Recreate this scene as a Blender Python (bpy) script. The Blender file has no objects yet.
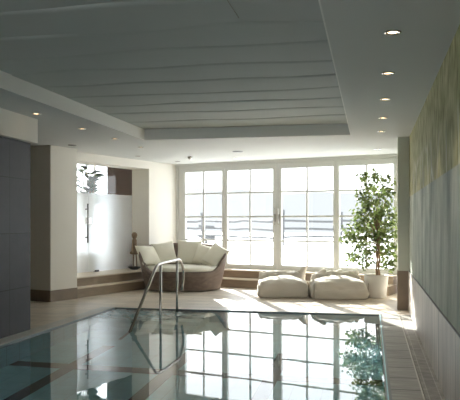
import bpy, bmesh, math, random
from mathutils import Vector, Matrix, noise
random.seed(7)
PI = math.pi
sc = bpy.context.scene
C = sc.collection

# ------------------------------------------------------------------ frames
T = math.radians(17.8)                       # the window end of the room is turned against the pool
O = Vector((-4.42, 15.48, 0))
E1 = Vector((math.cos(T), -math.sin(T), 0))  # along the window, to the right
E2 = Vector((-math.sin(T), -math.cos(T), 0)) # from the window into the room
def Q(p, q, z=0.0): return O + E1*p + E2*q + Vector((0, 0, z))
QROT = -T
CEIL = 2.72

# ------------------------------------------------------------------ mesh builder
class MB:
    def __init__(s): s.v = []; s.f = []; s.sm = []
    def add(s, vs, fs, smooth=False):
        b = len(s.v); s.v += [Vector(v) for v in vs]
        for f in fs: s.f.append([b+i for i in f]); s.sm.append(smooth)
        return s
    def prism(s, poly, z0, z1):
        n = len(poly)
        area = sum(poly[i][0]*poly[(i+1)%n][1]-poly[(i+1)%n][0]*poly[i][1] for i in range(n))
        if area < 0: poly = poly[::-1]
        vs = [(p[0], p[1], z0) for p in poly] + [(p[0], p[1], z1) for p in poly]
        fs = [list(range(n))[::-1], list(range(n, 2*n))] + [[i, (i+1)%n, n+(i+1)%n, n+i] for i in range(n)]
        return s.add(vs, fs)
    def box(s, x0, x1, y0, y1, z0, z1): return s.prism([(x0, y0), (x1, y0), (x1, y1), (x0, y1)], z0, z1)
    def qbox(s, p0, p1, q0, q1, z0, z1):
        return s.prism([Q(p0, q0)[:2], Q(p1, q0)[:2], Q(p1, q1)[:2], Q(p0, q1)[:2]], z0, z1)
    def tube(s, pts, r, n=10, caps=True):
        pts = [Vector(p) for p in pts]; m = len(pts)
        rs = r if isinstance(r, (list, tuple)) else [r]*m
        t0 = (pts[1]-pts[0]).normalized()
        a = t0.orthogonal().normalized(); vs = []
        for i in range(m):
            t = (pts[min(i+1, m-1)]-pts[max(i-1, 0)]).normalized()
            a = (a - t*a.dot(t)).normalized(); b = t.cross(a)
            for k in range(n):
                w = 2*PI*k/n; vs.append(pts[i]+(a*math.cos(w)+b*math.sin(w))*rs[i])
        fs = [[i*n+k, i*n+(k+1)%n, (i+1)*n+(k+1)%n, (i+1)*n+k] for i in range(m-1) for k in range(n)]
        if caps: fs += [list(range(n))[::-1], [(m-1)*n+k for k in range(n)]]
        return s.add(vs, fs, True)
    def lathe(s, prof, c=(0, 0, 0), n=32, sx=1, sy=1, cap=True):
        c = Vector(c); vs = []
        for (r, z) in prof:
            for k in range(n):
                w = 2*PI*k/n; vs.append(c+Vector((r*math.cos(w)*sx, r*math.sin(w)*sy, z)))
        m = len(prof)
        fs = [[i*n+k, i*n+(k+1)%n, (i+1)*n+(k+1)%n, (i+1)*n+k] for i in range(m-1) for k in range(n)]
        if cap: fs += [list(range(n))[::-1], [(m-1)*n+k for k in range(n)]]
        return s.add(vs, fs, True)
    def grid(s, fn, nu, nv, wrap_u=False, smooth=True):
        vs = [fn(i, j) for j in range(nv) for i in range(nu)]
        fs = []
        for j in range(nv-1):
            for i in range(nu if wrap_u else nu-1):
                fs.append([j*nu+i, j*nu+(i+1)%nu, (j+1)*nu+(i+1)%nu, (j+1)*nu+i])
        return s.add(vs, fs, smooth)
    def build(s, name, mat, parent=None, bevel=0, local=False, recalc=True, subsurf=0):
        vs = s.v
        if parent is not None and not local:
            mi = parent_matrix(parent).inverted(); vs = [mi @ v for v in vs]
        me = bpy.data.meshes.new(name); me.from_pydata([tuple(v) for v in vs], [], s.f)
        for p, k in zip(me.polygons, s.sm): p.use_smooth = k
        if recalc:
            bm = bmesh.new(); bm.from_mesh(me); bmesh.ops.recalc_face_normals(bm, faces=bm.faces); bm.to_mesh(me); bm.free()
        me.materials.append(mat)
        o = bpy.data.objects.new(name, me); C.objects.link(o)
        if parent is not None: o.parent = parent
        if bevel:
            b = o.modifiers.new('bevel', 'BEVEL'); b.width = bevel; b.segments = 2; b.limit_method = 'ANGLE'
        if subsurf:
            b = o.modifiers.new('sub', 'SUBSURF'); b.levels = b.render_levels = subsurf
        return o
def parent_matrix(o):
    m = Matrix.Translation(o.location) @ Matrix.Rotation(o.rotation_euler.z, 4, 'Z')
    return parent_matrix(o.parent) @ m if o.parent else m
def tag(o, label=None, cat=None, group=None, kind=None):
    for k, v in (('label', label), ('category', cat), ('group', group), ('kind', kind)):
        if v: o[k] = v
    return o
def thing(name, loc, rz=0, label=None, cat=None, group=None, kind=None):
    o = bpy.data.objects.new(name, None); o.empty_display_size = .1
    o.location = loc; o.rotation_euler = (0, 0, rz); C.objects.link(o)
    return tag(o, label, cat, group, kind)
def struct(name, mb, mat, **k): return tag(mb.build(name, mat, **k), kind='structure')

# ------------------------------------------------------------------ materials
def new(name):
    m = bpy.data.materials.new(name); m.use_nodes = True
    nt = m.node_tree; return m, nt, nt.nodes['Principled BSDF'], nt.nodes['Material Output']
def N(nt, t, **k):
    n = nt.nodes.new(t)
    for a, b in k.items(): setattr(n, a, b)
    return n
def rgb(c): return (c[0], c[1], c[2], 1)
def coords(nt, scale=(1, 1, 1), rot=(0, 0, 0), loc=(0, 0, 0)):
    tc = N(nt, 'ShaderNodeTexCoord'); mp = N(nt, 'ShaderNodeMapping')
    mp.inputs['Scale'].default_value = scale; mp.inputs['Rotation'].default_value = rot; mp.inputs['Location'].default_value = loc
    nt.links.new(tc.outputs['Object'], mp.inputs[0]); return mp.outputs[0]
def mat(name, c, rough=.6, metal=0, var=.0, nscale=3, bump=0, bscale=30, stretch=(1, 1, 1), spec=None):
    m, nt, b, o = new(name)
    b.inputs['Base Color'].default_value = rgb(c); b.inputs['Roughness'].default_value = rough; b.inputs['Metallic'].default_value = metal
    if spec is not None: b.inputs['Specular IOR Level'].default_value = spec
    v = coords(nt, stretch)
    if var:
        n = N(nt, 'ShaderNodeTexNoise'); n.inputs['Scale'].default_value = nscale; n.inputs['Detail'].default_value = 6
        r = N(nt, 'ShaderNodeMix', data_type='RGBA')
        r.inputs[6].default_value = rgb([x*(1-var) for x in c]); r.inputs[7].default_value = rgb([min(1, x*(1+var)) for x in c])
        nt.links.new(v, n.inputs[0]); nt.links.new(n.outputs[0], r.inputs[0]); nt.links.new(r.outputs[2], b.inputs['Base Color'])
    if bump:
        n = N(nt, 'ShaderNodeTexNoise'); n.inputs['Scale'].default_value = bscale; n.inputs['Detail'].default_value = 4
        u = N(nt, 'ShaderNodeBump'); u.inputs['Strength'].default_value = bump; u.inputs['Distance'].default_value = .01
        nt.links.new(v, n.inputs[0]); nt.links.new(n.outputs[0], u.inputs['Height']); nt.links.new(u.outputs[0], b.inputs['Normal'])
    return m
def tiles(name, axes, w, h, c1, c2, cm, mortar=.004, rough=.4, off=0.0, var=.15, nscale=4, origin=(0, 0), rot=0, nstretch=(1, 1, 1), bump=.3):
    m, nt, b, o = new(name); L = nt.links.new
    v = coords(nt, rot=(0, 0, rot))
    sp = N(nt, 'ShaderNodeSeparateXYZ'); cb = N(nt, 'ShaderNodeCombineXYZ'); L(v, sp.inputs[0])
    for i, a in enumerate(axes):
        ad = N(nt, 'ShaderNodeMath', operation='ADD'); ad.inputs[1].default_value = -origin[i]
        L(sp.outputs[a], ad.inputs[0]); L(ad.outputs[0], cb.inputs[i])
    br = N(nt, 'ShaderNodeTexBrick'); br.offset = off; br.squash = 1
    br.inputs['Color1'].default_value = rgb(c1); br.inputs['Color2'].default_value = rgb(c2); br.inputs['Mortar'].default_value = rgb(cm)
    br.inputs['Scale'].default_value = 1; br.inputs['Mortar Size'].default_value = mortar; br.inputs['Mortar Smooth'].default_value = .1
    br.inputs['Brick Width'].default_value = w; br.inputs['Row Height'].default_value = h
    L(cb.outputs[0], br.inputs[0])
    v2 = coords(nt, nstretch)
    n = N(nt, 'ShaderNodeTexNoise'); n.inputs['Scale'].default_value = nscale; n.inputs['Detail'].default_value = 8; n.inputs['Roughness'].default_value = .65
    L(v2, n.inputs[0])
    mr = N(nt, 'ShaderNodeMapRange'); mr.inputs[1].default_value = .3; mr.inputs[2].default_value = .7; mr.inputs[3].default_value = 1-var; mr.inputs[4].default_value = 1+var
    L(n.outputs[0], mr.inputs[0])
    mx = N(nt, 'ShaderNodeVectorMath', operation='SCALE'); L(br.outputs[0], mx.inputs[0]); L(mr.outputs[0], mx.inputs['Scale'])
    L(mx.outputs[0], b.inputs['Base Color']); b.inputs['Roughness'].default_value = rough
    u = N(nt, 'ShaderNodeBump', invert=True); u.inputs['Strength'].default_value = bump; u.inputs['Distance'].default_value = .003
    L(br.outputs[1], u.inputs['Height']); L(u.outputs[0], b.inputs['Normal'])
    return m

M = {}
M['plaster'] = mat('plaster', (.80, .765, .70), .8, var=.02, bump=.05)
M['ceiling'] = mat('ceiling_paint', (.60, .605, .585), .85, var=.03, nscale=1)
M['recess'] = mat('ceiling_cloth', (.45, .47, .445), .85, var=.06, nscale=1.2)
M['reveal'] = mat('recess_edge_paint', (.78, .775, .745), .8)
M['taupe'] = mat('taupe_paint', (.42, .38, .31), .75, var=.04)
M['skirting'] = mat('brown_stone_skirting', (.22, .17, .12), .5, var=.25, nscale=5)
M['floor'] = tiles('sandstone_floor', (0, 1), .9, .45, (.70, .61, .505), (.64, .555, .455), (.44, .37, .30), .005, .33, .5, .24, 2.2, nstretch=(.5, 1.6, 1))
M['coping'] = tiles('coping_stone', (1, 0), .6, 2, (.60, .575, .53), (.56, .54, .50), (.38, .36, .33), .004, .45, 0, .08)
M['walk'] = tiles('grey_slatted_stone', (1, 0), .45, .6, (.31, .295, .27), (.25, .24, .22), (.10, .095, .09), .012, .5, 0, .5, 3, nstretch=(1, 14, 1))
M['grate'] = tiles('grey_stone_margin', (1, 0), .3, .09, (.27, .25, .22), (.19, .18, .16), (.36, .34, .31), .004, .5, .3, .3, 12)
M['step'] = mat('travertine_step', (.66, .57, .46), .45, var=.16, nscale=4, stretch=(1, 1, 4))
M['riser'] = mat('brown_travertine_riser', (.27, .205, .145), .5, var=.3, nscale=4, stretch=(1, 1, 5))
M['slate'] = tiles('dark_slate_tile', (1, 2), 1.15, .685, (.052, .052, .066), (.045, .045, .058), (.018, .018, .02), .006, .6, 0, .15, 5, origin=(7.68, -.125))
M['wains'] = tiles('grey_travertine_wainscot', (1, 2), .62, 2, (.66, .60, .535), (.52, .47, .415), (.14, .13, .12), .010, .5, 0, .25, 3, origin=(0, -1), nstretch=(1, 2.5, .5))
M['metal'] = mat('brushed_steel', (.48, .465, .44), .22, 1)
M['darkmetal'] = mat('dark_metal', (.12, .12, .12), .35, 1)
M['frame'] = mat('white_frame_paint', (.66, .665, .64), .45)
M['pool_edge'] = mat('pool_edge_strip', (.10, .11, .11), .3)
M['pot'] = mat('white_glazed_pot', (.70, .68, .64), .45)
M['soil'] = mat('potting_soil', (.05, .035, .025), .95, bump=.6)
M['bark'] = mat('pale_bark', (.30, .20, .13), .85, var=.2, nscale=12, bump=.4, bscale=40)
M['cushion'] = mat('cream_canvas', (.80, .77, .68), .9, var=.03, bump=.12, bscale=60)
M['pillow'] = mat('cream_linen', (.78, .745, .64), .9, var=.04, bump=.15, bscale=50)
M['bag'] = mat('stone_grey_fabric', (.66, .61, .54), .95, var=.04, bump=.15, bscale=60)
M['piping'] = mat('taupe_piping', (.30, .27, .22), .8)
M['snow'] = mat('snow', (.88, .89, .91), .7, var=.02, nscale=.3)
M['hill'] = mat('snowy_hillside', (.275, .27, .265), .9, var=.06, nscale=.05)
M['rail_wood'] = mat('weathered_fence_wood', (.10, .10, .10), .9, var=.3, nscale=6)
M['panel_wood'] = mat('dark_walnut_panel', (.085, .040, .030), .35, var=.3, nscale=3, stretch=(6, 6, .6))
M['carve'] = mat('driftwood', (.19, .13, .08), .8, var=.4, nscale=8, bump=.4)
M['bowl'] = mat('black_bowl', (.02, .02, .02), .35)
M['lane'] = mat('dark_lane_tile', (.022, .028, .036), .3)
M['pooltile'] = tiles('pool_mosaic', (0, 1), .3, .3, (.34, .64, .70), (.33, .62, .68), (.27, .52, .57), .006, .35, 0, .1)
M['poolwall'] = tiles('pool_wall_mosaic', (1, 2), .3, .3, (.32, .58, .66), (.30, .55, .63), (.22, .34, .36), .006, .35, 0, .1)

# right wall: grey-green below, olive with pale arcs above
def right_wall():
    m, nt, b, o = new('patinated_wall'); L = nt.links.new
    v = coords(nt); sp = N(nt, 'ShaderNodeSeparateXYZ'); L(v, sp.inputs[0])
    n1 = N(nt, 'ShaderNodeTexNoise'); n1.inputs['Scale'].default_value = 1.6; n1.inputs['Detail'].default_value = 9; n1.inputs['Roughness'].default_value = .7
    L(coords(nt, (1, 2.2, .6)), n1.inputs[0])
    n2 = N(nt, 'ShaderNodeTexNoise'); n2.inputs['Scale'].default_value = 5; n2.inputs['Detail'].default_value = 6
    L(coords(nt, (1, 1.7, .9)), n2.inputs[0])
    def ramp(src, a, b_, ca, cb_):
        r = N(nt, 'ShaderNodeValToRGB'); r.color_ramp.elements[0].position = a; r.color_ramp.elements[1].position = b_
        r.color_ramp.elements[0].color = rgb(ca); r.color_ramp.elements[1].color = rgb(cb_); L(src, r.inputs[0]); return r.outputs[0]
    low = ramp(n1.outputs[0], .3, .72, (.20, .235, .185), (.66, .70, .60))
    up = ramp(n2.outputs[0], .3, .7, (.22, .22, .09), (.56, .54, .29))
    # a few pale arcs on the olive field
    wv = N(nt, 'ShaderNodeTexVoronoi', feature='DISTANCE_TO_EDGE'); wv.inputs['Scale'].default_value = 1.25
    L(coords(nt, (1, 1.2, .8), loc=(.3, .2, .3)), wv.inputs[0])
    arc = N(nt, 'ShaderNodeMapRange'); arc.inputs[1].default_value = .0; arc.inputs[2].default_value = .06; arc.inputs[3].default_value = .8; arc.inputs[4].default_value = 0
    L(wv.outputs[0], arc.inputs[0])
    zr = N(nt, 'ShaderNodeMapRange'); zr.inputs[1].default_value = 2.25; zr.inputs[2].default_value = 1.95; L(sp.outputs[2], zr.inputs[0])
    am = N(nt, 'ShaderNodeMath', operation='MULTIPLY'); L(arc.outputs[0], am.inputs[0]); L(zr.outputs[0], am.inputs[1])
    ux = N(nt, 'ShaderNodeMix', data_type='RGBA'); L(am.outputs[0], ux.inputs[0]); L(up, ux.inputs[6]); ux.inputs[7].default_value = (.75, .75, .6, 1)
    st = N(nt, 'ShaderNodeMapRange'); st.inputs[1].default_value = 1.772; st.inputs[2].default_value = 1.785; L(sp.outputs[2], st.inputs[0])
    mx = N(nt, 'ShaderNodeMix', data_type='RGBA'); L(st.outputs[0], mx.inputs[0]); L(low, mx.inputs[6]); L(ux.outputs[2], mx.inputs[7])
    L(mx.outputs[2], b.inputs['Base Color']); b.inputs['Roughness'].default_value = .75; b.inputs['Specular IOR Level'].default_value = .3
    u = N(nt, 'ShaderNodeBump'); u.inputs['Strength'].default_value = .25; u.inputs['Distance'].default_value = .01
    L(n2.outputs[0], u.inputs['Height']); L(u.outputs[0], b.inputs['Normal'])
    return m
M['rightwall'] = right_wall()

def wicker():
    m, nt, b, o = new('brown_wicker'); L = nt.links.new
    tc = N(nt, 'ShaderNodeTexCoord'); uv = N(nt, 'ShaderNodeUVMap')
    sp = N(nt, 'ShaderNodeSeparateXYZ'); L(tc.outputs['Object'], sp.inputs[0])
    at = N(nt, 'ShaderNodeMath', operation='ARCTAN2'); L(sp.outputs[1], at.inputs[0]); L(sp.outputs[0], at.inputs[1])
    cb = N(nt, 'ShaderNodeCombineXYZ'); L(at.outputs[0], cb.inputs[0]); L(sp.outputs[2], cb.inputs[1])
    br = N(nt, 'ShaderNodeTexBrick'); br.offset = .5
    br.inputs['Color1'].default_value = (.27, .20, .155, 1); br.inputs['Color2'].default_value = (.16, .115, .09, 1); br.inputs['Mortar'].default_value = (.04, .03, .025, 1)
    br.inputs['Scale'].default_value = 1; br.inputs['Mortar Size'].default_value = .003; br.inputs['Brick Width'].default_value = .07; br.inputs['Row Height'].default_value = .022
    L(cb.outputs[0], br.inputs[0]); L(br.outputs[0], b.inputs['Base Color']); b.inputs['Roughness'].default_value = .55
    u = N(nt, 'ShaderNodeBump', invert=True); u.inputs['Strength'].default_value = .7; u.inputs['Distance'].default_value = .006
    L(br.outputs[1], u.inputs['Height']); L(u.outputs[0], b.inputs['Normal'])
    return m
M['wicker'] = wicker()

def water():
    m, nt, b, o = new('pool_water'); L = nt.links.new
    b.inputs['Base Color'].default_value = (.80, .92, .93, 1); b.inputs['Roughness'].default_value = 0
    b.inputs['IOR'].default_value = 1.42; b.inputs['Transmission Weight'].default_value = 1
    n = N(nt, 'ShaderNodeTexNoise'); n.inputs['Scale'].default_value = 2.2; n.inputs['Detail'].default_value = 2
    L(coords(nt), n.inputs[0])
    u = N(nt, 'ShaderNodeBump'); u.inputs['Strength'].default_value = .05; u.inputs['Distance'].default_value = .008
    L(n.outputs[0], u.inputs['Height']); L(u.outputs[0], b.inputs['Normal'])
    return m
M['water'] = water()

def pane_glass(name, rough=0, tint=(.97, .985, .98), ior=1.45):
    m, nt, b, o = new(name); L = nt.links.new; nt.nodes.remove(b)
    tr = N(nt, 'ShaderNodeBsdfTransparent'); tr.inputs[0].default_value = rgb(tint)
    gl = N(nt, 'ShaderNodeBsdfGlossy'); gl.inputs['Roughness'].default_value = 0.0
    lw = N(nt, 'ShaderNodeLayerWeight'); lw.inputs[0].default_value = .5
    pw = N(nt, 'ShaderNodeMath', operation='POWER'); pw.inputs[1].default_value = 5; L(lw.outputs['Facing'], pw.inputs[0])
    fr = N(nt, 'ShaderNodeMath', operation='MULTIPLY_ADD'); fr.inputs[1].default_value = .9; fr.inputs[2].default_value = .04; L(pw.outputs[0], fr.inputs[0])
    mx = N(nt, 'ShaderNodeMixShader'); L(fr.outputs[0], mx.inputs[0]); L(tr.outputs[0], mx.inputs[1]); L(gl.outputs[0], mx.inputs[2])
    L(mx.outputs[0], o.inputs[0]); return m
M['glass'] = pane_glass('clear_glass')
def frosted():
    m, nt, b, o = new('frosted_glass'); L = nt.links.new
    b.inputs['Base Color'].default_value = (.90, .93, .95, 1); b.inputs['Roughness'].default_value = .45
    b.inputs['Transmission Weight'].default_value = 1; b.inputs['IOR'].default_value = 1.3
    tl = N(nt, 'ShaderNodeBsdfTranslucent'); tl.inputs[0].default_value = (.9, .93, .96, 1)
    mx = N(nt, 'ShaderNodeMixShader'); mx.inputs[0].default_value = .45
    L(b.outputs[0], mx.inputs[1]); L(tl.outputs[0], mx.inputs[2]); L(mx.outputs[0], o.inputs[0]); return m
M['frost'] = frosted()
def leafm(name, a, b_, rough=.4):
    m, nt, b, o = new(name); L = nt.links.new
    n = N(nt, 'ShaderNodeTexNoise'); n.inputs['Scale'].default_value = 9; L(coords(nt), n.inputs[0])
    r = N(nt, 'ShaderNodeMix', data_type='RGBA'); r.inputs[6].default_value = rgb(a); r.inputs[7].default_value = rgb(b_)
    mr = N(nt, 'ShaderNodeMapRange'); mr.inputs[1].default_value = .35; mr.inputs[2].default_value = .65; L(n.outputs[0], mr.inputs[0])
    L(mr.outputs[0], r.inputs[0]); L(r.outputs[2], b.inputs['Base Color']); b.inputs['Roughness'].default_value = rough
    tl = N(nt, 'ShaderNodeBsdfTranslucent'); L(r.outputs[2], tl.inputs[0])
    mx = N(nt, 'ShaderNodeMixShader'); mx.inputs[0].default_value = .25; L(b.outputs[0], mx.inputs[1]); L(tl.outputs[0], mx.inputs[2]); L(mx.outputs[0], o.inputs[0])
    return m
M['leaf'] = leafm('ficus_leaf', (.11, .165, .05), (.34, .42, .15))
M['bigleaf'] = leafm('broad_leaf', (.03, .07, .025), (.08, .14, .05))
def emis(name, c, s):
    m, nt, b, o = new(name); b.inputs['Base Color'].default_value = rgb(c)
    b.inputs['Emission Color'].default_value = rgb(c); b.inputs['Emission Strength'].default_value = s; return m
M['lamp'] = emis('warm_lamp', (1, .70, .40), 2.5)

# ------------------------------------------------------------------ setting: floor and pool
PX0, PX1, PY0, PY1 = -4.09, .139, 1.4, 10.62
back_poly = [(-9, PY1), (.62, PY1), (.62, 14.2)] + [tuple(Q(p, 0)[:2]) for p in (5.3, 0, -4.2)]
fl = MB()
fl.prism([(-9, PY1), (.62, PY1), tuple(Q(5.32, .01)[:2]), tuple(Q(-4.2, .01)[:2])], -1.6, 0)
fl.box(-9, -4.30, -1.6, PY1, -1.6, 0)
fl.box(-4.30, .62, -1.6, PY0, -1.6, 0)
fl.box(.419, .62, PY0, PY1, -1.6, 0)
struct('floor', fl, M['floor'])
struct('trim_1', MB().box(-4.30, PX0, PY0, PY1, -1.55, .004), M['coping'], bevel=.003)
struct('trim_2', MB().box(PX1+.022, .40, PY0, PY1, -1.55, .003), M['walk'])
struct('trim_3', MB().box(.40, .413, PY0, PY1+.0, -.2, .006), mat('pale_drain_edge', (.55, .53, .48), .4))
struct('trim_4', MB().box(.419, .571, PY0, PY1, -.05, .002), M['grate'])
struct('trim_5', MB().box(PX1, PX1+.022, PY0, PY1, -.3, .006), M['pool_edge'])
WZ = -.014
basin = thing('pool_basin', ((PX0+PX1)/2, (PY0+PY1)/2, -1.3), kind='structure')
fb = MB().box(PX0, PX1, PY0, PY1, -1.4, -1.3); fb.build('basin_floor', M['pooltile'], basin)
wb = MB().box(PX0-.02, PX0+.012, PY0, PY1, -1.3, -.002).box(PX1-.012, PX1+.02, PY0, PY1, -1.3, -.002)
wb.box(PX0, PX1, PY1-.012, PY1+.02, -1.3, -.002).box(PX0, PX1, PY0-.02, PY0+.012, -1.3, -.002)
wb.build('basin_wall', M['poolwall'], basin)
for x in (-3.35, -2.2, -1.05):
    MB().box(x-.08, x+.08, PY0+.6, PY1-2.1, -1.3, -1.296).build('lane_line', M['lane'], basin)
for y in (7.35,):
    MB().box(PX0+.02, PX1-.02, y-.11, y+.11, -1.3, -1.294).build('lane_line', M['lane'], basin)
rb = MB().box(PX0+.012, PX1-.012, PY1-.022, PY1-.0121, -.14, .001).box(PX1-.022, PX1-.0121, PY0, PY1-.022, -.45, .001).box(PX0+.0121, PX0+.022, PY0, PY1-.022, -.14, .001)
rb.build('rim_band', mat('dark_blue_rim_tile', (.16, .20, .215), .35), basin)
for k in range(3):
    MB().box(PX0+.012, -2.5, PY1-.35*(k+1), PY1-.012-.35*k, -1.3, -.3-.33*k).build('pool_step', M['pooltile'], basin)

def wfn(i, j):
    nx, ny = 150, 320
    x = PX0+.012+(PX1-PX0-.024)*i/(nx-1); y = PY0+.012+(PY1-PY0-.024)*j/(ny-1)
    g = math.exp(-(((x+3.45)/.62)**2)**1.5) * math.exp(-(((y-10.05)/.5)**2)**1.5)
    edge = min(1, (PX1-.012-x)/.08, (x-PX0-.012)/.08, (PY1-.012-y)/.08)
    h = g*(noise.noise(Vector((x*9, y*9, .3)))*.022+noise.noise(Vector((x*17, y*17, 4)))*.016)
    far = max(0, (y-10.1)/.5)
    h += .0018*far*noise.noise(Vector((x*2.2, y*5, 9)))
    return (x, y, WZ+h*max(0, edge))
wt = MB().grid(wfn, 150, 320).build('water_surface', M['water'], recalc=False)
tag(wt, 'still clear blue-green pool water mirroring the windows', 'water', kind='stuff')

# ------------------------------------------------------------------ setting: ceiling
RX0, RX1, RY = -3.62, -.30, 10.72
struct('ceiling', MB().prism([(-9, RY), (.62, RY), tuple(Q(5.32, -.14)[:2]), tuple(Q(-.465, -.14)[:2]), tuple(Q(-.465, 3.94)[:2]), tuple(Q(-5, 3.94)[:2])], CEIL, 3.2)
       .box(-9, RX0, -1.6, RY, CEIL, 3.2).box(RX1, .62, -1.6, RY, CEIL, 3.2).box(RX0, RX1, -1.6, -1.0, CEIL, 3.2), M['ceiling'])
# cloth sheets of the recessed ceiling, each row overlapping the next
seams = [-1.0, -.38, .24, .86, 1.48, 2.1, 2.72, 3.34, 3.95, 4.56, 5.18, 5.79, 6.44, 7.12, 7.74, 8.43, 9.12, 9.8, RY]
rec = thing('recessed_ceiling', (RX0, -1, 2.87), kind='structure')
for k in range(len(seams)-1):
    y0, y1 = seams[k], seams[k+1]
    def cf(i, j, y0=y0, y1=y1, k=k):
        n = 40
        x = RX0+(RX1-RX0)*i/(n-1)
        wob = lambda yy, s: .16*noise.noise(Vector((x*.9, yy*2, s)))+.02*math.sin(x*3+yy*5) if -1 < yy < RY-.1 else 0
        a = y0+wob(y0, 1); b = y1+wob(y1, 1)
        t = max(0, j-1)/7; y = a+(b-a)*t
        lip = .0008+.0065*max(0, 1.5*noise.noise(Vector((x*1.3, k*2.3, 7))))
        sag = -.003*math.sin(PI*t)*(.6+.8*noise.noise(Vector((x*1.1, k*3.1, 2)))) - lip*(1-t)**1.5
        return (x, y-(.004 if j == 0 else 0), 2.897 if j == 0 else 2.893+sag)
    MB().grid(cf, 40, 9).build('ceiling_sheet', M['recess'], rec, recalc=False)
MB().box(RX0-.1, RX1+.1, -1, RY+.1, 2.90, 2.95).build('backing', M['recess'], rec)
# short lengthwise seam
MB().tube([(-.955, 4.2+.8*k, 2.889) for k in range(2)], .003, 6).build('seam_cord', M['piping'], rec)
struct('trim_6', MB().box(RX0-.0, RX0+.012, -1, RY, CEIL, 2.90).box(RX0, RX1, RY-.012, RY, CEIL, 2.90).box(RX1-.012, RX1, -1, RY, CEIL, 2.90), M['reveal'])

# ------------------------------------------------------------------ setting: walls
struct('wall_right', MB().box(.587, .80, -1.6, 11.17, 0, CEIL), M['rightwall'])
struct('wall_window_right', MB().box(.587, .80, 11.17, 13.95, 0, CEIL), M['plaster'])
struct('trim_7', MB().box(.571, .5868, -1.45, 11.165, 0, .62), M['wains'])
struct('trim_8', MB().box(.569, .5868, -1.45, 11.165, .6205, .627), M['pool_edge'])
struct('pillar_right', MB().box(.415, .5865, 11.17, 11.42, .62, CEIL), mat('grey_green_pillar_paint', (.60, .61, .52), .7, var=.08))
struct('trim_9', MB().box(.408, .5865, 11.163, 11.427, 0, .6195), M['skirting'])
struct('wall_left', MB().box(-6.5, -4.302, -1.5, 8.2, 0, 2.4), M['slate'])
struct('bulkhead', MB().box(-6.5, -4.24, -1.5, 8.28, 2.41, CEIL-.001), M['plaster'])
struct('wall_front', MB().box(-9, -4.0, -1.8, -1.6, 0, 3.0).box(.2, .6, -1.8, -1.6, 0, 3.0).box(-4.0, .2, -1.8, -1.6, 0, .25).box(-4.0, .2, -1.8, -1.6, 2.55, 3.0), M['plaster'])
w = thing('window_7', (-1.9, -1.7, .25), kind='structure')  # added glazing behind the camera, unseen, lets sky light fill the near room
fm = MB()
for k in range(5):
    x = -4.0+1.05*k; fm.box(max(-4.0, x-.05), min(.2, x+.05), -1.74, -1.66, .25, 2.55)
fm.build('sash_frame', M['frame'], w); MB().box(-4.0, .2, -1.705, -1.70, .25, 2.55).build('pane', M['glass'], w)
struct('wall_left_far', MB().box(-9.2, -9, -1.8, 17, 0, 3.0), M['plaster'])
struct('pillar_left', MB().qbox(-3.2, .38, 3.83, 4.5, 0, CEIL-.001), M['plaster'])
struct('baseboard_left', MB().qbox(-3.2, .387, 3.826, 4.507, 0.001, .20), M['skirting'])
# left wall beside the window, its soffit over the alcove
struct('wall_left_window', MB().qbox(-.465, 0, -.14, 1.10, .36, CEIL-.001).qbox(-.465, 0, 1.10, 3.93, 2.552, CEIL-.001), M['plaster'])
# steps
sw = thing('window_step', Q(2.6, .3), QROT, kind='structure')
MB().qbox(.38, 5.18, .02, .60, .001, .165).qbox(.2, 5.18, .02, .315, .165, .335).build('riser', M['riser'], sw)
MB().qbox(.38, 5.18, .0, .63, .166, .19).qbox(.2, 5.18, 0.0, .34, .336, .36).build('tread', M['step'], sw, bevel=.004)
sl = thing('alcove_step', Q(.2, 2), QROT, kind='structure')
MB().qbox(-3.9, .355, .0, 3.82, .001, .165).qbox(-3.9, .175, 0.0, 3.82, .165, .335).build('riser', M['riser'], sl)
MB().qbox(0, .38, .0, 3.82, .166, .19).qbox(-3.9, .2, .0, 3.82, .336, .36).build('tread', M['step'], sl, bevel=.004)

# ------------------------------------------------------------------ windows
fills = [(.24, 1.22, .0, .0), (1.356, 2.485, 0, 0), (2.68, 3.854, 0, 0), (3.98, 5.11, 0, 0)]
edges = [.06, 1.288, 2.582, 3.917, 5.19]
for k, (g0, g1, _, _) in enumerate(fills):
    a, b = edges[k], edges[k+1]
    w = thing('window_%d' % (k+1), Q((g0+g1)/2, 0, .36), QROT, kind='structure')
    f = MB(); lo, hi = .465, 2.53
    f.qbox(a+.002, g0, -.05, .03, .362, 2.655).qbox(g1, b-.002, -.05, .03, .362, 2.655)
    f.qbox(g0, g1, -.05, .03, .362, lo).qbox(g0, g1, -.05, .03, hi, 2.655)
    f.build('sash_frame', M['frame'], w, bevel=.006)
    c = (g0+g1)/2
    m_ = MB().qbox(c-.018, c+.018, -.025, .012, lo, hi)
    for z in (.985, 1.508, 2.033):
        m_.qbox(g0, c-.018, -.025, .012, z-.018, z+.018).qbox(c+.018, g1, -.025, .012, z-.018, z+.018)
    m_.build('glazing_bar', M['frame'], w)
    MB().qbox(g0, g1, -.034, -.028, lo, hi).build('pane', M['glass'], w)
    if k in (1, 2):
        hp = 2.535 if k == 1 else 2.63
        MB().tube([Q(hp, .045, 1.34), Q(hp, .075, 1.34), Q(hp, .075, 1.68), Q(hp, .045, 1.68)], .011, 8).build('handle', M['metal'], w)
        MB().qbox(hp-.018, hp+.018, .03, .045, 1.40, 1.56).build('lock_plate', M['metal'], w)
struct('trim_10', MB().qbox(-.0, .058, -.08, .05, .362, 2.655), M['frame'], bevel=.006)
struct('trim_11', MB().qbox(0, 5.19, -.10, .055, 2.657, CEIL-.002), M['frame'], bevel=.006)
struct('trim_12', MB().qbox(-.05, 5.19, .057, .10, 2.685, CEIL-.002), M['frame'], bevel=.008)
struct('trim_13', MB().qbox(0.0, 5.19, -.30, -.01, .0, .361), M['step'])

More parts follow.
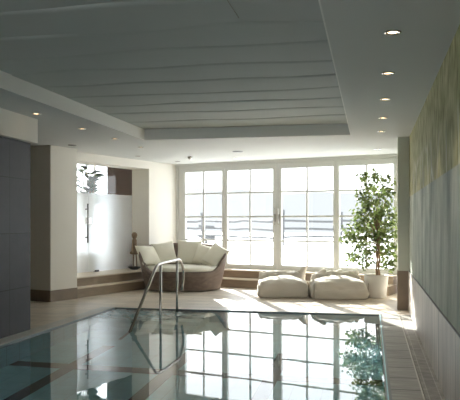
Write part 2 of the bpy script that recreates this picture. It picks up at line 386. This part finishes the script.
# ------------------------------------------------------------------ room behind the alcove glass
struct('wall_alcove_side', MB().qbox(-1.255, -.47, .95, 1.0, .362, 3.09), M['panel_wood'])
struct('wall_alcove_back', MB().qbox(-4.0, -3.9, -.14, 3.93, .3, 3.2), M['plaster'])
wa = MB().qbox(-3.9, -3.5, -.14, 0, .3, 3.2).qbox(-1.5, -.466, -.14, 0, .3, 3.2).qbox(-3.5, -1.5, -.14, 0, 3.06, 3.2)
struct('wall_alcove_window', wa, M['plaster'])
mat_diffuser, _nt, _b, _o = new('milky_diffuser_glass'); _nt.nodes.remove(_b)  # translucent pane added to spread the sun evenly behind the frosted door
_t = N(_nt, 'ShaderNodeBsdfTranslucent'); _t.inputs[0].default_value = (.76, .79, .81, 1); _nt.links.new(_t.outputs[0], _o.inputs[0])
w = thing('window_5', Q(-2.5, -.05, .36), QROT, kind='structure')
f = MB().qbox(-3.5, -3.42, -.09, -.02, .362, 3.06).qbox(-1.58, -1.5, -.09, -.02, .362, 3.06).qbox(-3.42, -1.58, -.09, -.02, .362, .45).qbox(-3.42, -1.58, -.09, -.02, 2.98, 3.06).qbox(-2.53, -2.47, -.09, -.02, .45, 2.98)
f.build('sash_frame', M['frame'], w); MB().qbox(-3.42, -1.58, -.06, -.054, .45, 2.98).build('frosted_pane', mat_diffuser, w)
struct('ceiling_alcove', MB().qbox(-3.9, -.466, 0, 3.92, 3.1, 3.18), M['plaster'])

GP = -.465
d = thing('door_1', Q(GP, 3.2, .36), QROT, kind='structure')
MB().qbox(GP-.005, GP+.005, 2.552, 3.92, .372, 1.978).build('frosted_pane', M['frost'], d)
MB().qbox(GP-.005, GP+.005, 2.552, 3.92, 1.979, 2.548).build('clear_pane', M['glass'], d)
hd = MB().tube([Q(GP+.07, 2.645, .97), Q(GP+.07, 2.645, 1.76)], .016, 10)
hd.tube([Q(GP, 2.645, 1.08), Q(GP+.07, 2.645, 1.08)], .010, 8).tube([Q(GP, 2.645, 1.65), Q(GP+.07, 2.645, 1.65)], .010, 8)
hd.build('handle', mat('dull_steel', (.22, .22, .22), .4, 1), d)
MB().qbox(GP-.02, GP+.02, 2.556, 2.63, 1.36, 1.48).build('lock_case', M['metal'], d)
w = thing('window_6', Q(GP, 1.8, .36), QROT, kind='structure')
MB().qbox(GP-.005, GP+.005, 1.105, 2.545, .372, 1.978).build('frosted_pane', M['frost'], w)
MB().qbox(GP-.005, GP+.005, 1.105, 2.545, 1.979, 2.548).build('clear_pane', M['glass'], w)
MB().qbox(GP-.02, GP+.02, 2.47, 2.54, 1.36, 1.48).build('strike_box', M['metal'], w)
MB().qbox(GP-.03, GP+.03, 2.25, 2.36, .362, .40).build('floor_clamp', M['darkmetal'], w)

# leafy plant and side stand in the room behind the glass
def broad_leaf(mb, base, tip, w):
    base, tip = Vector(base), Vector(tip); ax = tip-base; L = ax.length; ax.normalize()
    side = ax.cross(Vector((.2, .1, 1))).normalized(); up = side.cross(ax)
    n = 7; vs = []
    for i in range(n+1):
        t = i/n; ww = w*math.sin(PI*min(1, t*.96+.04))**.7
        if t == 1: ww = .004
        c = base+ax*L*t + Vector((0, 0, -.22*L*t*t))
        vs += [c-side*ww+up*.25*ww, c, c+side*ww+up*.25*ww]
    fs = []
    for i in range(n):
        for k in (0, 1): fs.append([i*3+k, i*3+k+1, (i+1)*3+k+1, (i+1)*3+k])
    mb.add(vs, fs, True)
pl = thing('potted_plant', Q(-.98, 1.98, .36), QROT, 'tall broad-leaved houseplant seen over the frosted film of the glass door', 'plant')
pc = Q(-.98, 1.98, .36)
MB().lathe([(.01, .001), (.17, .001), (.21, .36), (.19, .36), (.17, .30), (.01, .30)], pc, 24, cap=False).build('pot', M['pot'], pl)
st = MB(); lf = MB()
for k in range(26):
    a = k*2.4; hgt = 1.40+.085*(k % 8)+.01*k; r = .06+.16*random.random()
    top = pc+Vector((math.cos(a)*r, math.sin(a)*r, hgt))
    st.tube([pc+Vector((0, 0, .3)), pc+Vector((math.cos(a)*r*.3, math.sin(a)*r*.3, hgt*.6)), top], .010, 6)
    broad_leaf(lf, top, top+Vector((math.cos(a)*.28, math.sin(a)*.28, .14)), .12)
st.build('stem', M['bark'], pl); lf.build('foliage', M['bigleaf'], pl, recalc=False)
sd = thing('pedestal_stand', Q(-.80, 1.25, .36), QROT, 'dark round pedestal stand blurred behind the frosted glass', 'stand')
pc = Q(-.80, 1.25, .36)
MB().lathe([(.01, .001), (.15, .001), (.15, .03), (.01, .03)], pc, 24).build('base', M['bowl'], sd)
MB().lathe([(.05, .03), (.04, .45)], pc, 16).build('column', M['bowl'], sd)
MB().lathe([(.01, .45), (.19, .47), (.20, .52), (.01, .52)], pc, 24).build('top', M['bowl'], sd)

# carved figure with its bowl, on the step
pc = Q(-.20, 1.36, .36)
fg = thing('carved_figure', pc+Vector((0, 0, .052)), 0, 'knobbly driftwood figure on thin legs standing in the black bowl', 'sculpture')
MB().lathe([(.004, .052), (.07, .052), (.125, .075), (.135, .10), (.127, .10), (.06, .066), (.004, .066)], pc-Vector((0, 0, .05)), 28, cap=False)
b = MB().lathe([(.004, .001), (.07, .001), (.13, .035), (.14, .06), (.132, .06), (.07, .012), (.004, .012)], pc, 28, cap=False).build('bowl', M['bowl'])
tag(b, 'shallow black bowl on the step at the foot of the alcove pillar', 'bowl')
fg.location = pc+Vector((0, 0, .013))
MB().lathe([(.002, .81), (.03, .805), (.058, .77), (.062, .735), (.045, .69), (.03, .67)], pc, 16).build('head', M['carve'], fg)
MB().lathe([(.03, .67), (.05, .64), (.052, .52), (.062, .42), (.095, .37), (.098, .345), (.05, .325)], pc, 16).build('body', M['carve'], fg)
for k in range(3):
    a = .4+2*PI*k/3
    MB().tube([pc+Vector((.035*math.cos(a), .035*math.sin(a), .34)), pc+Vector((.055*math.cos(a), .055*math.sin(a), .0155))], .013, 8).build('leg', M['carve'], fg)

# ------------------------------------------------------------------ handrail
hx = -3.02
rail = thing('pool_handrail', (hx, 10.5, 0), 0, 'curved stainless steel handrail rising out of the water at the far left of the pool', 'handrail')
def arc_path(pts, rad, n=6):
    pts = [Vector(p) for p in pts]; out = [pts[0]]
    for i in range(1, len(pts)-1):
        a = (pts[i-1]-pts[i]).normalized(); b = (pts[i+1]-pts[i]).normalized()
        dd = rad; p0 = pts[i]+a*dd; p1 = pts[i]+b*dd
        for k in range(n+1):
            t = k/n; out.append(p0*(1-t)**2+pts[i]*2*t*(1-t)+p1*t*t)
    out.append(pts[-1]); return out
path = arc_path([(hx, 8.02, -.28), (hx, 9.52, .775), (hx, 10.78, .785), (hx, 11.00, .56), (hx, 10.86, .27)], .13)
MB().tube(path, .021, 12).build('rail', M['metal'], rail)
MB().tube([(hx, 9.70, .765), (hx, 9.70, -.62)], .019, 12).build('post', M['metal'], rail)
MB().tube([(hx, 10.575, .775), (hx, 10.575, -.30)], .019, 12).build('post', M['metal'], rail)

# ------------------------------------------------------------------ daybed
CR = math.radians(11.55)
dbc = Q(1.11, 1.44)
db = thing('daybed', dbc, CR, 'round brown wicker daybed with a cream mattress below the left window', 'daybed')
def hrim(a):                                   # rim height by angle, front is -90 deg
    c = -math.sin(a)                           # 1 at front
    side = .76+.10*max(0, -math.cos(a))        # left side a little higher
    back = .93
    base = side*(1-max(0, math.sin(a)))+back*max(0, math.sin(a))
    t = min(1, max(0, (c-.10)/.62)); t = t*t*(3-2*t)
    return base*(1-t)+.39*t
nphi = 96
def dshell(i, j):
    a = 2*PI*i/nphi; h = hrim(a)
    rows = [(0, 0), (.06, .02), (.25, .25), (.5, .5), (.75, .75), (.93, .93), (1, 1), (1.02, 1.0)]
    ro = lambda z: (.76+.20*(z/.93)**.9, .62+.17*(z/.93)**.9)
    if j < 7:
        z = .02+(h-.02)*[0, .05, .25, .5, .75, .93, 1][j]; rx, ry = ro(z); o = 0 if j < 6 else -.012
    elif j == 7: z = h+.014; rx, ry = ro(h); o = -.03
    else:
        z = [h, max(.33, h*.8), .33][j-8]; rx, ry = ro(z); o = -.055
    return ((rx+o)*math.cos(a), (ry+o)*math.sin(a), z)
MB().grid(dshell, nphi, 11, wrap_u=True).build('basket', M['wicker'], db, local=True)
MB().lathe([(.01, .345), (.84, .345)], (0, 0, 0), 64, sx=1, sy=.80, cap=False).build('seat_base', M['wicker'], db, local=True)
MB().lathe([(.01, .35), (.70, .35), (.785, .375), (.805, .42), (.795, .465), (.72, .49), (.01, .50)], (0, 0, 0), 64, sx=1, sy=.82, cap=False).build('mattress', M['cushion'], db, local=True)
for a in (.7, 2.4, 3.9, 5.5): MB().lathe([(.03, .0), (.03, .03)], (.6*math.cos(a), .48*math.sin(a), 0), 12).build('foot', M['piping'], db, local=True)

def pillow(name, local, size, rot, label, thick=.09, mname='pillow'):
    n = 22; mb = MB()
    def fn(sgn):
        def g(i, j):
            u = 2*i/(n-1)-1; v = 2*j/(n-1)-1
            k = (1-abs(u)**2.2)*(1-abs(v)**2.2)
            sx = 1-.10*(1-abs(v)**2)*abs(u)**3; sz = 1-.10*(1-abs(u)**2)*abs(v)**3
            th = sgn*thick*max(0, k)**.42*(1+.10*noise.noise(Vector((u*2, v*2, size*9))))
            return (u*size/2*sx, th, v*size/2*sz)
        return g
    mb.grid(fn(1), n, n); mb.grid(fn(-1), n, n)
    m = Matrix.Translation(dbc) @ Matrix.Rotation(CR, 4, 'Z')
    w = m @ Vector(local)
    o = mb.build('pillow', M[mname], local=True)
    bm = bmesh.new(); bm.from_mesh(o.data); bmesh.ops.remove_doubles(bm, verts=bm.verts, dist=.0005); bmesh.ops.recalc_face_normals(bm, faces=bm.faces); bm.to_mesh(o.data); bm.free()
    for p in o.data.polygons: p.use_smooth = True
    o.location = w; o.rotation_mode = 'XYZ'
    R = Matrix.Rotation(CR+rot[2], 4, 'Z') @ Matrix.Rotation(rot[0], 4, 'X') @ Matrix.Rotation(rot[1], 4, 'Y')
    o.rotation_euler = R.to_euler()
    tag(o, label, 'pillow', 'cream pillows on the daybed')
    return o
dg = math.radians
pillow('p', (-.71, -.06, .70), .50, (dg(-38), dg(4), dg(48)), 'cream pillow slumped over the left rim of the daybed, nearest the glass door', .085)
pillow('p', (-.40, .24, .735), .50, (dg(-20), dg(-8), dg(22)), 'cream pillow second from the left, leaning on the back of the daybed')
pillow('p', (.10, .42, .745), .54, (dg(-14), dg(2), dg(-4)), 'upright cream pillow in the middle of the daybed back, under the window corner')
pillow('p', (.42, .27, .70), .44, (dg(-20), dg(14), dg(-20)), 'smaller cream pillow half hidden between the middle and the right end pillow')
pillow('p', (.67, .02, .69), .50, (dg(-30), dg(26), dg(-34)), 'cream pillow at the right end of the daybed with its corner pointing over the rim')

# ------------------------------------------------------------------ bean bags
def soft_block(mb, cx, cy, z0, sx, sy, h, seed, crown=.085, e=.32, n=26, wr=.012):
    # rounded upholstered block on a cube-sphere grid
    faces = [((1, 0, 0), (0, 1, 0), (0, 0, 1)), ((-1, 0, 0), (0, -1, 0), (0, 0, 1)), ((0, 1, 0), (-1, 0, 0), (0, 0, 1)),
             ((0, -1, 0), (1, 0, 0), (0, 0, 1)), ((0, 0, 1), (1, 0, 0), (0, 1, 0)), ((0, 0, -1), (1, 0, 0), (0, -1, 0))]
    for nrm, ua, va in faces:
        nrm, ua, va = Vector(nrm), Vector(ua), Vector(va)
        def fn(i, j):
            u = 2*i/(n-1)-1; v = 2*j/(n-1)-1
            p = nrm+ua*u+va*v
            pw = 12.0
            l = (abs(p.x)**pw+abs(p.y)**pw+abs(p.z)**pw)**(1/pw)
            s = p/l
            z = s.z
            w = noise.noise(Vector((s.x*2.4+seed, s.y*2.4, s.z*2)))*wr*1.6+abs(noise.noise(Vector((s.x*6, s.y*5+seed, s.z*4))))*wr
            bulge = 1+.05*(1-z*z)
            x, y = s.x*sx/2*bulge+w*s.x, s.y*sy/2*bulge+w*s.y
            zz = z0+(z+1)/2*h
            x *= 1-.05*z; y *= 1-.05*z
            if z > 0: zz += z*(crown*(1-min(1, s.x**2))*(1-min(1, s.y**2))) + w
            else: zz = max(z0, zz-.0)
            return (cx+x, cy+y, zz)
        mb.grid(fn, n, n)
    return mb
def weld(o, dist=.0006):
    bm = bmesh.new(); bm.from_mesh(o.data); bmesh.ops.remove_doubles(bm, verts=bm.verts, dist=dist); bmesh.ops.recalc_face_normals(bm, faces=bm.faces); bm.to_mesh(o.data); bm.free()
def cam_pt(r, d): return Vector((r*.9799-d*.2002, r*.2002+d*.9797, 0))
def beanbag(loc, rz, sx, sy, h, seed, label, ears):
    t = thing('bean_bag', loc, rz, label, 'bean bag', 'fabric bean bags on the floor below the windows')
    weld(soft_block(MB(), 0, -.06, .0, sx, sy*.86, h, seed).build('seat', M['bag'], t, local=True))
    weld(soft_block(MB(), 0.02, sy*.31, .15, sx*.88, sy*.34, h*.85, seed+3, crown=.04, wr=.03).build('backrest', M['bag'], t, local=True))
    for (sd, yy) in ((1, -1), (-1, -1)):
        MB().tube([(sd*sx*.515, -.06-sy*.425, .03+h*.85*k/8) for k in range(9)], .006, 6).build('piping', M['piping'], t, local=True)
    for (x, y, z, dx, dz) in ears:
        e = MB().tube([(x, y, z-.12), (x+dx*.3, y, z-.03), (x+dx*.7, y-.01, z+dz*.6), (x+dx, y-.02, z+dz)], [.10, .065, .045, .012], 10)
        e.build('corner_tuft', M['bag'], t, local=True)
    return t
l1 = cam_pt((282.3-230)/690*13.0, 13.0); l2 = cam_pt((337.0-230)/690*12.72, 12.72)
beanbag(l1, CR-.02, .88, .86, .295, 1, 'wide stone-coloured bean bag nearer the daybed', [(.36, .24, .47, .13, .07), (-.36, .27, .40, -.05, .03)])
beanbag(l2, CR+.02, .94, .86, .315, 5, 'wide stone-coloured bean bag beside the white tree pot', [(-.28, .22, .47, .12, .02), (.38, .27, .43, .06, .04)])

# ------------------------------------------------------------------ potted ficus
tp = cam_pt((376.2-230)/690*12.68, 12.68)
ft = thing('potted_tree', tp, 0, 'small leafy fig tree in a round white pot beside the right pillar', 'potted tree')
MB().lathe([(.01, .0), (.165, .0), (.18, .01), (.222, .41), (.218, .425), (.20, .42), (.195, .37), (.01, .37)], (0, 0, 0), 40, cap=False).build('pot', M['pot'], ft, local=True)
MB().lathe([(.005, .385), (.194, .378)], (0, 0, 0), 24, cap=False).build('soil', M['soil'], ft, local=True)
tk = MB()
for s in range(3):
    tk.tube([(.03*math.cos(s*2.09+k*.55)*(1-.2*k/9)+.03, .03*math.sin(s*2.09+k*.55), .37+k*.085) for k in range(10)], .017, 8)
tk.build('trunk', M['bark'], ft, local=True)
cl = [(365,176),(376,174),(388,179),(371,187),(381,188),(389,192),(363,193),(376,199),(388,203),(369,207),(359,211),(381,211),(392,213),(350,231),(358,222),(368,219),(377,223),(387,224),(395,221),(393,235),(384,237),(374,236),(364,234),(355,238),(347,236),(361,247),(370,250),(380,250),(389,250),(394,246),(358,259),(366,262),(386,263),(392,262),(353,254),(384,230),(372,228),(362,228),(378,215),(366,200)]
br = MB(); lv = MB()
for (u, v) in cl:
    x = (u-377)/54.4+.0; z = 1.38+(222.5-v)/54.4
    rr = max(0, .46-abs(x)*.6); y = random.uniform(-rr, rr)*.8
    yy = min(y, .4)
    tip = Vector((min(x, .40), yy, z)); root = Vector((.03, 0, min(1.25, .85+.35*max(0, z-.8))))
    mid = (root+tip)/2+Vector((0, 0, .06))
    br.tube([root, mid, tip], [.011, .006, .003], 5)
    for k in range(62):
        s = random.gauss(0, 1)
        c = tip*(1)+Vector((random.gauss(0, .062), random.gauss(0, .07), random.gauss(-.01, .062)))
        if k % 5 == 0: c = mid.lerp(tip, random.uniform(.2, 1))+Vector((random.gauss(0, .04), random.gauss(0, .04), random.gauss(0, .04)))
        c.x = min(c.x, .40)
        d_ = Vector((random.gauss(0, 1), random.gauss(0, 1), random.gauss(-.7, .6))).normalized()
        L = random.uniform(.06, .10); w_ = L*.30
        sd_ = d_.cross(Vector((random.gauss(0, 1), random.gauss(0, 1), random.gauss(0, 1)))).normalized(); nn = d_.cross(sd_)
        lv.add([c, c+d_*L*.45+sd_*w_+nn*.006, c+d_*L-nn*.006, c+d_*L*.45-sd_*w_+nn*.006, c+d_*L*.45], [[0, 1, 4], [1, 2, 4], [2, 3, 4], [3, 0, 4]])
br.build('branch', M['bark'], ft, local=True); lv.build('foliage', M['leaf'], ft, local=True, recalc=False)

# ------------------------------------------------------------------ downlights
ring_bm = MB().lathe([(.036, 0), (.058, 0), (.060, -.006), (.050, -.010), (.038, -.004), (.036, 0)], (0, 0, 0), 24, cap=False)
def downlight(x, y, z, label, group, beam=False):
    t = thing('downlight', (x, y, z), 0, label, 'ceiling light', group)
    if downlight.proto is None:
        a = ring_bm.build('trim_ring', M['metal'], t, local=True)
        b = MB().lathe([(.004, -.004), (.036, -.002)], (0, 0, 0), 20, cap=False).build('lamp_lens', M['lamp'], t, local=True)
        downlight.proto = (a, b)
    else:
        for s in downlight.proto:
            c = s.copy(); C.objects.link(c); c.parent = t
    if not beam: return t
    sl = bpy.data.lights.new('downlight_beam', 'SPOT'); sl.energy = 14; sl.color = (1, .90, .78); sl.spot_size = 1.25; sl.spot_blend = .8; sl.shadow_soft_size = .03
    so_ = bpy.data.objects.new('downlight_beam', sl); C.objects.link(so_); so_.parent = t; so_.location = (0, 0, -.02)
    return t
downlight.proto = None
G1, G2 = 'lit downlights along the right wall', 'downlights along the left ceiling strip'
for k, y in enumerate((4.985, 6.34, 7.67, 9.03, 10.36)):
    downlight(.15, y, CEIL, ['lit downlight nearest the camera above the right walkway', 'second lit downlight from the camera above the right walkway',
        'third lit downlight from the camera, midway along the right walkway', 'fourth lit downlight from the camera above the right walkway',
        'farthest lit downlight of the right walkway row, before the pillar'][k], G1, True)
for k, (x, y) in enumerate([(-4.03, 7.83), (-4.03, 9.21), (-4.0, 10.4), (-4.0, 11.68)]):
    downlight(x, y, CEIL, ['downlight nearest the camera beside the left bulkhead', 'second downlight of the left row, just past the bulkhead corner',
        'third downlight of the left row, level with the recess end', 'fourth and last downlight of the left row, above the alcove'][k], G2)
for k, (x, y) in enumerate([(-4.6, 13.25), (-4.16, 14.6), (-2.74, 14.07), (.12, 12.86)]):
    downlight(x, y, CEIL, ['small ceiling downlight in front of the alcove soffit', 'ceiling downlight closest to the left window corner',
        'ceiling downlight just before the second window panel', 'ceiling downlight above the potted tree'][k], 'downlights near the windows')
def vent(name, x, y, lab, cat, prof, m):
    tag(MB().lathe(prof, (x, y, CEIL), 20, cap=False).build(name, M[m]), lab, cat)
vent('smoke_detector', -3.60, 13.56, 'small round ceiling detector above the left window panel', 'detector', [(.05, 0), (.05, -.02), (.03, -.045), (.018, -.06), (.002, -.06)], 'metal')
vent('ceiling_vent', -2.46, 12.77, 'flat dark round ceiling vent in front of the second window', 'vent', [(.10, 0), (.10, -.008), (.02, -.015), (.002, -.015)], 'darkmetal')
vent('ceiling_vent', -5.06, 11.14, 'dark oval ceiling vent above the left pillar corner', 'vent', [(.075, 0), (.075, -.008), (.02, -.015), (.002, -.015)], 'darkmetal')

# ------------------------------------------------------------------ outside
def snow(i, j):
    y = [0, 1, 3, 6, 10, 16, 24, 32, 38, 42, 48, 60][j]; p = -60+130*i/40
    z = .22+.0095*min(y, 36)+.05*noise.noise(Vector((p*.15, y*.15, 0)))*min(1, y/8)
    if y > 40: z -= (y-40)*.25
    return Q(p, -.3-y, z)
tag(MB().grid(snow, 41, 12).build('snow_ground', M['snow']), kind='structure')
def hill(dist, hgt, seed):
    def fn(i, j):
        x = -160+320*i/120; t = j/6
        rid = hgt*(1+.45*noise.noise(Vector((x*.018, seed, 0)))+.10*noise.noise(Vector((x*.12, seed, 1)))+.05*noise.noise(Vector((x*.9, seed, 1))))
        return (x, dist+t*25, -14+(rid+14)*t)
    return fn
struct('far_hill', MB().grid(hill(140, 9, 3.3), 121, 7), M['hill'])
def fence(pts, label, tall=None):
    base = pts[0]
    t = thing('rail_fence', (base[0], base[1], .5), 0, label, 'fence', 'wooden rail fences in the snow')
    for (x, y, h) in pts:
        if not h: continue
        MB().tube([(x, y, .35), (x+.03, y, .5+h)], .055, 8).build('post', M['rail_wood'], t)
    for k in range(3):
        path = []
        for i in range(len(pts)-1):
            (xa, ya, _), (xb, yb, _) = pts[i], pts[i+1]
            for s in range(6):
                u = s/6; path.append((xa+(xb-xa)*u, ya+(yb-ya)*u-.06, .72+.36*k+.03*math.sin(u*PI+k)))
        path.append((pts[-1][0], pts[-1][1]-.06, .72+.36*k))
        MB().tube(path, .05, 6).build('rail', M['rail_wood'], t)
    return t
def w_at(u, d): return cam_pt((u-230)/690*d, d)
A = [w_at(u, d) for u, d in ((283, 31), (341, 31), (397, 31), (440, 31))]
fence([(a.x, a.y, h) for a, h in zip(A, (1.45, 1.35, 1.35, 1.3))], 'weathered rail fence in the snow behind the two right window panels')
A = [w_at(u, d) for u, d in ((168, 36), (202, 35), (243, 31), (277, 28))]
fence([(a.x, a.y, h) for a, h in zip(A, (1.2, 1.35, 0, 1.3))], 'weathered rail fence in the snow behind the two left window panels')
pb = w_at(204, 33.5)
sg = thing('leaning_post', (pb.x, pb.y, .5), 0, 'snow-capped leaning post with a crosspiece outside the leftmost window', 'post')
MB().tube([(pb.x+.12, pb.y, .35), (pb.x-.12, pb.y, 1.85)], .07, 8).build('shaft', M['rail_wood'], sg)
MB().tube([(pb.x-.25, pb.y, 1.22), (pb.x+.5, pb.y, 1.14)], .07, 8).build('crosspiece', M['rail_wood'], sg)
MB().tube([(pb.x-.25, pb.y, .72), (pb.x+.55, pb.y, .62)], .09, 8).build('foot', M['rail_wood'], sg)

# ------------------------------------------------------------------ light
wd = bpy.data.worlds.new('winter_sky'); sc.world = wd; wd.use_nodes = True
nt = wd.node_tree; bg = nt.nodes['Background']
tc = nt.nodes.new('ShaderNodeTexCoord'); sp = nt.nodes.new('ShaderNodeSeparateXYZ'); cr = nt.nodes.new('ShaderNodeValToRGB')
nt.links.new(tc.outputs['Generated'], sp.inputs[0]); nt.links.new(sp.outputs[2], cr.inputs[0]); nt.links.new(cr.outputs[0], bg.inputs[0])
cr.color_ramp.elements[0].position = 0; cr.color_ramp.elements[0].color = (.97, .97, 1, 1)
cr.color_ramp.elements[1].position = .6; cr.color_ramp.elements[1].color = (.85, .92, 1, 1)
bg.inputs[1].default_value = 1.45
sun = bpy.data.lights.new('low_winter_sun', 'SUN'); sun.energy = 8; sun.color = (1, .96, .90); sun.angle = .012
so = bpy.data.objects.new('low_winter_sun', sun); C.objects.link(so)
el = math.radians(23); hd_ = Vector((.386, -.92, 0)).normalized()
dirv = hd_*math.cos(el)+Vector((0, 0, -math.sin(el)))
so.rotation_euler = dirv.to_track_quat('-Z', 'Y').to_euler(); so.location = (-8, 30, 14)

# ------------------------------------------------------------------ camera
cam = bpy.data.cameras.new('camera'); co = bpy.data.objects.new('camera', cam); C.objects.link(co)
cam.sensor_width = 36; cam.lens = 690/460*36; cam.shift_y = 22.5/460; cam.clip_end = 500
co.location = (0, 0, 1.38); co.rotation_euler = (PI/2, 0, math.atan(141/690))
sc.camera = co

sc.view_settings.view_transform = 'Standard'; sc.view_settings.look = 'None'
sc.view_settings.gamma = 1; sc.view_settings.use_curve_mapping = False; sc.view_settings.exposure = 1.5
cy = sc.cycles
cy.max_bounces = 14; cy.diffuse_bounces = 6; cy.glossy_bounces = 6; cy.transmission_bounces = 8; cy.transparent_max_bounces = 16
cy.sample_clamp_indirect = 4; cy.blur_glossy = .5; cy.use_denoising = True
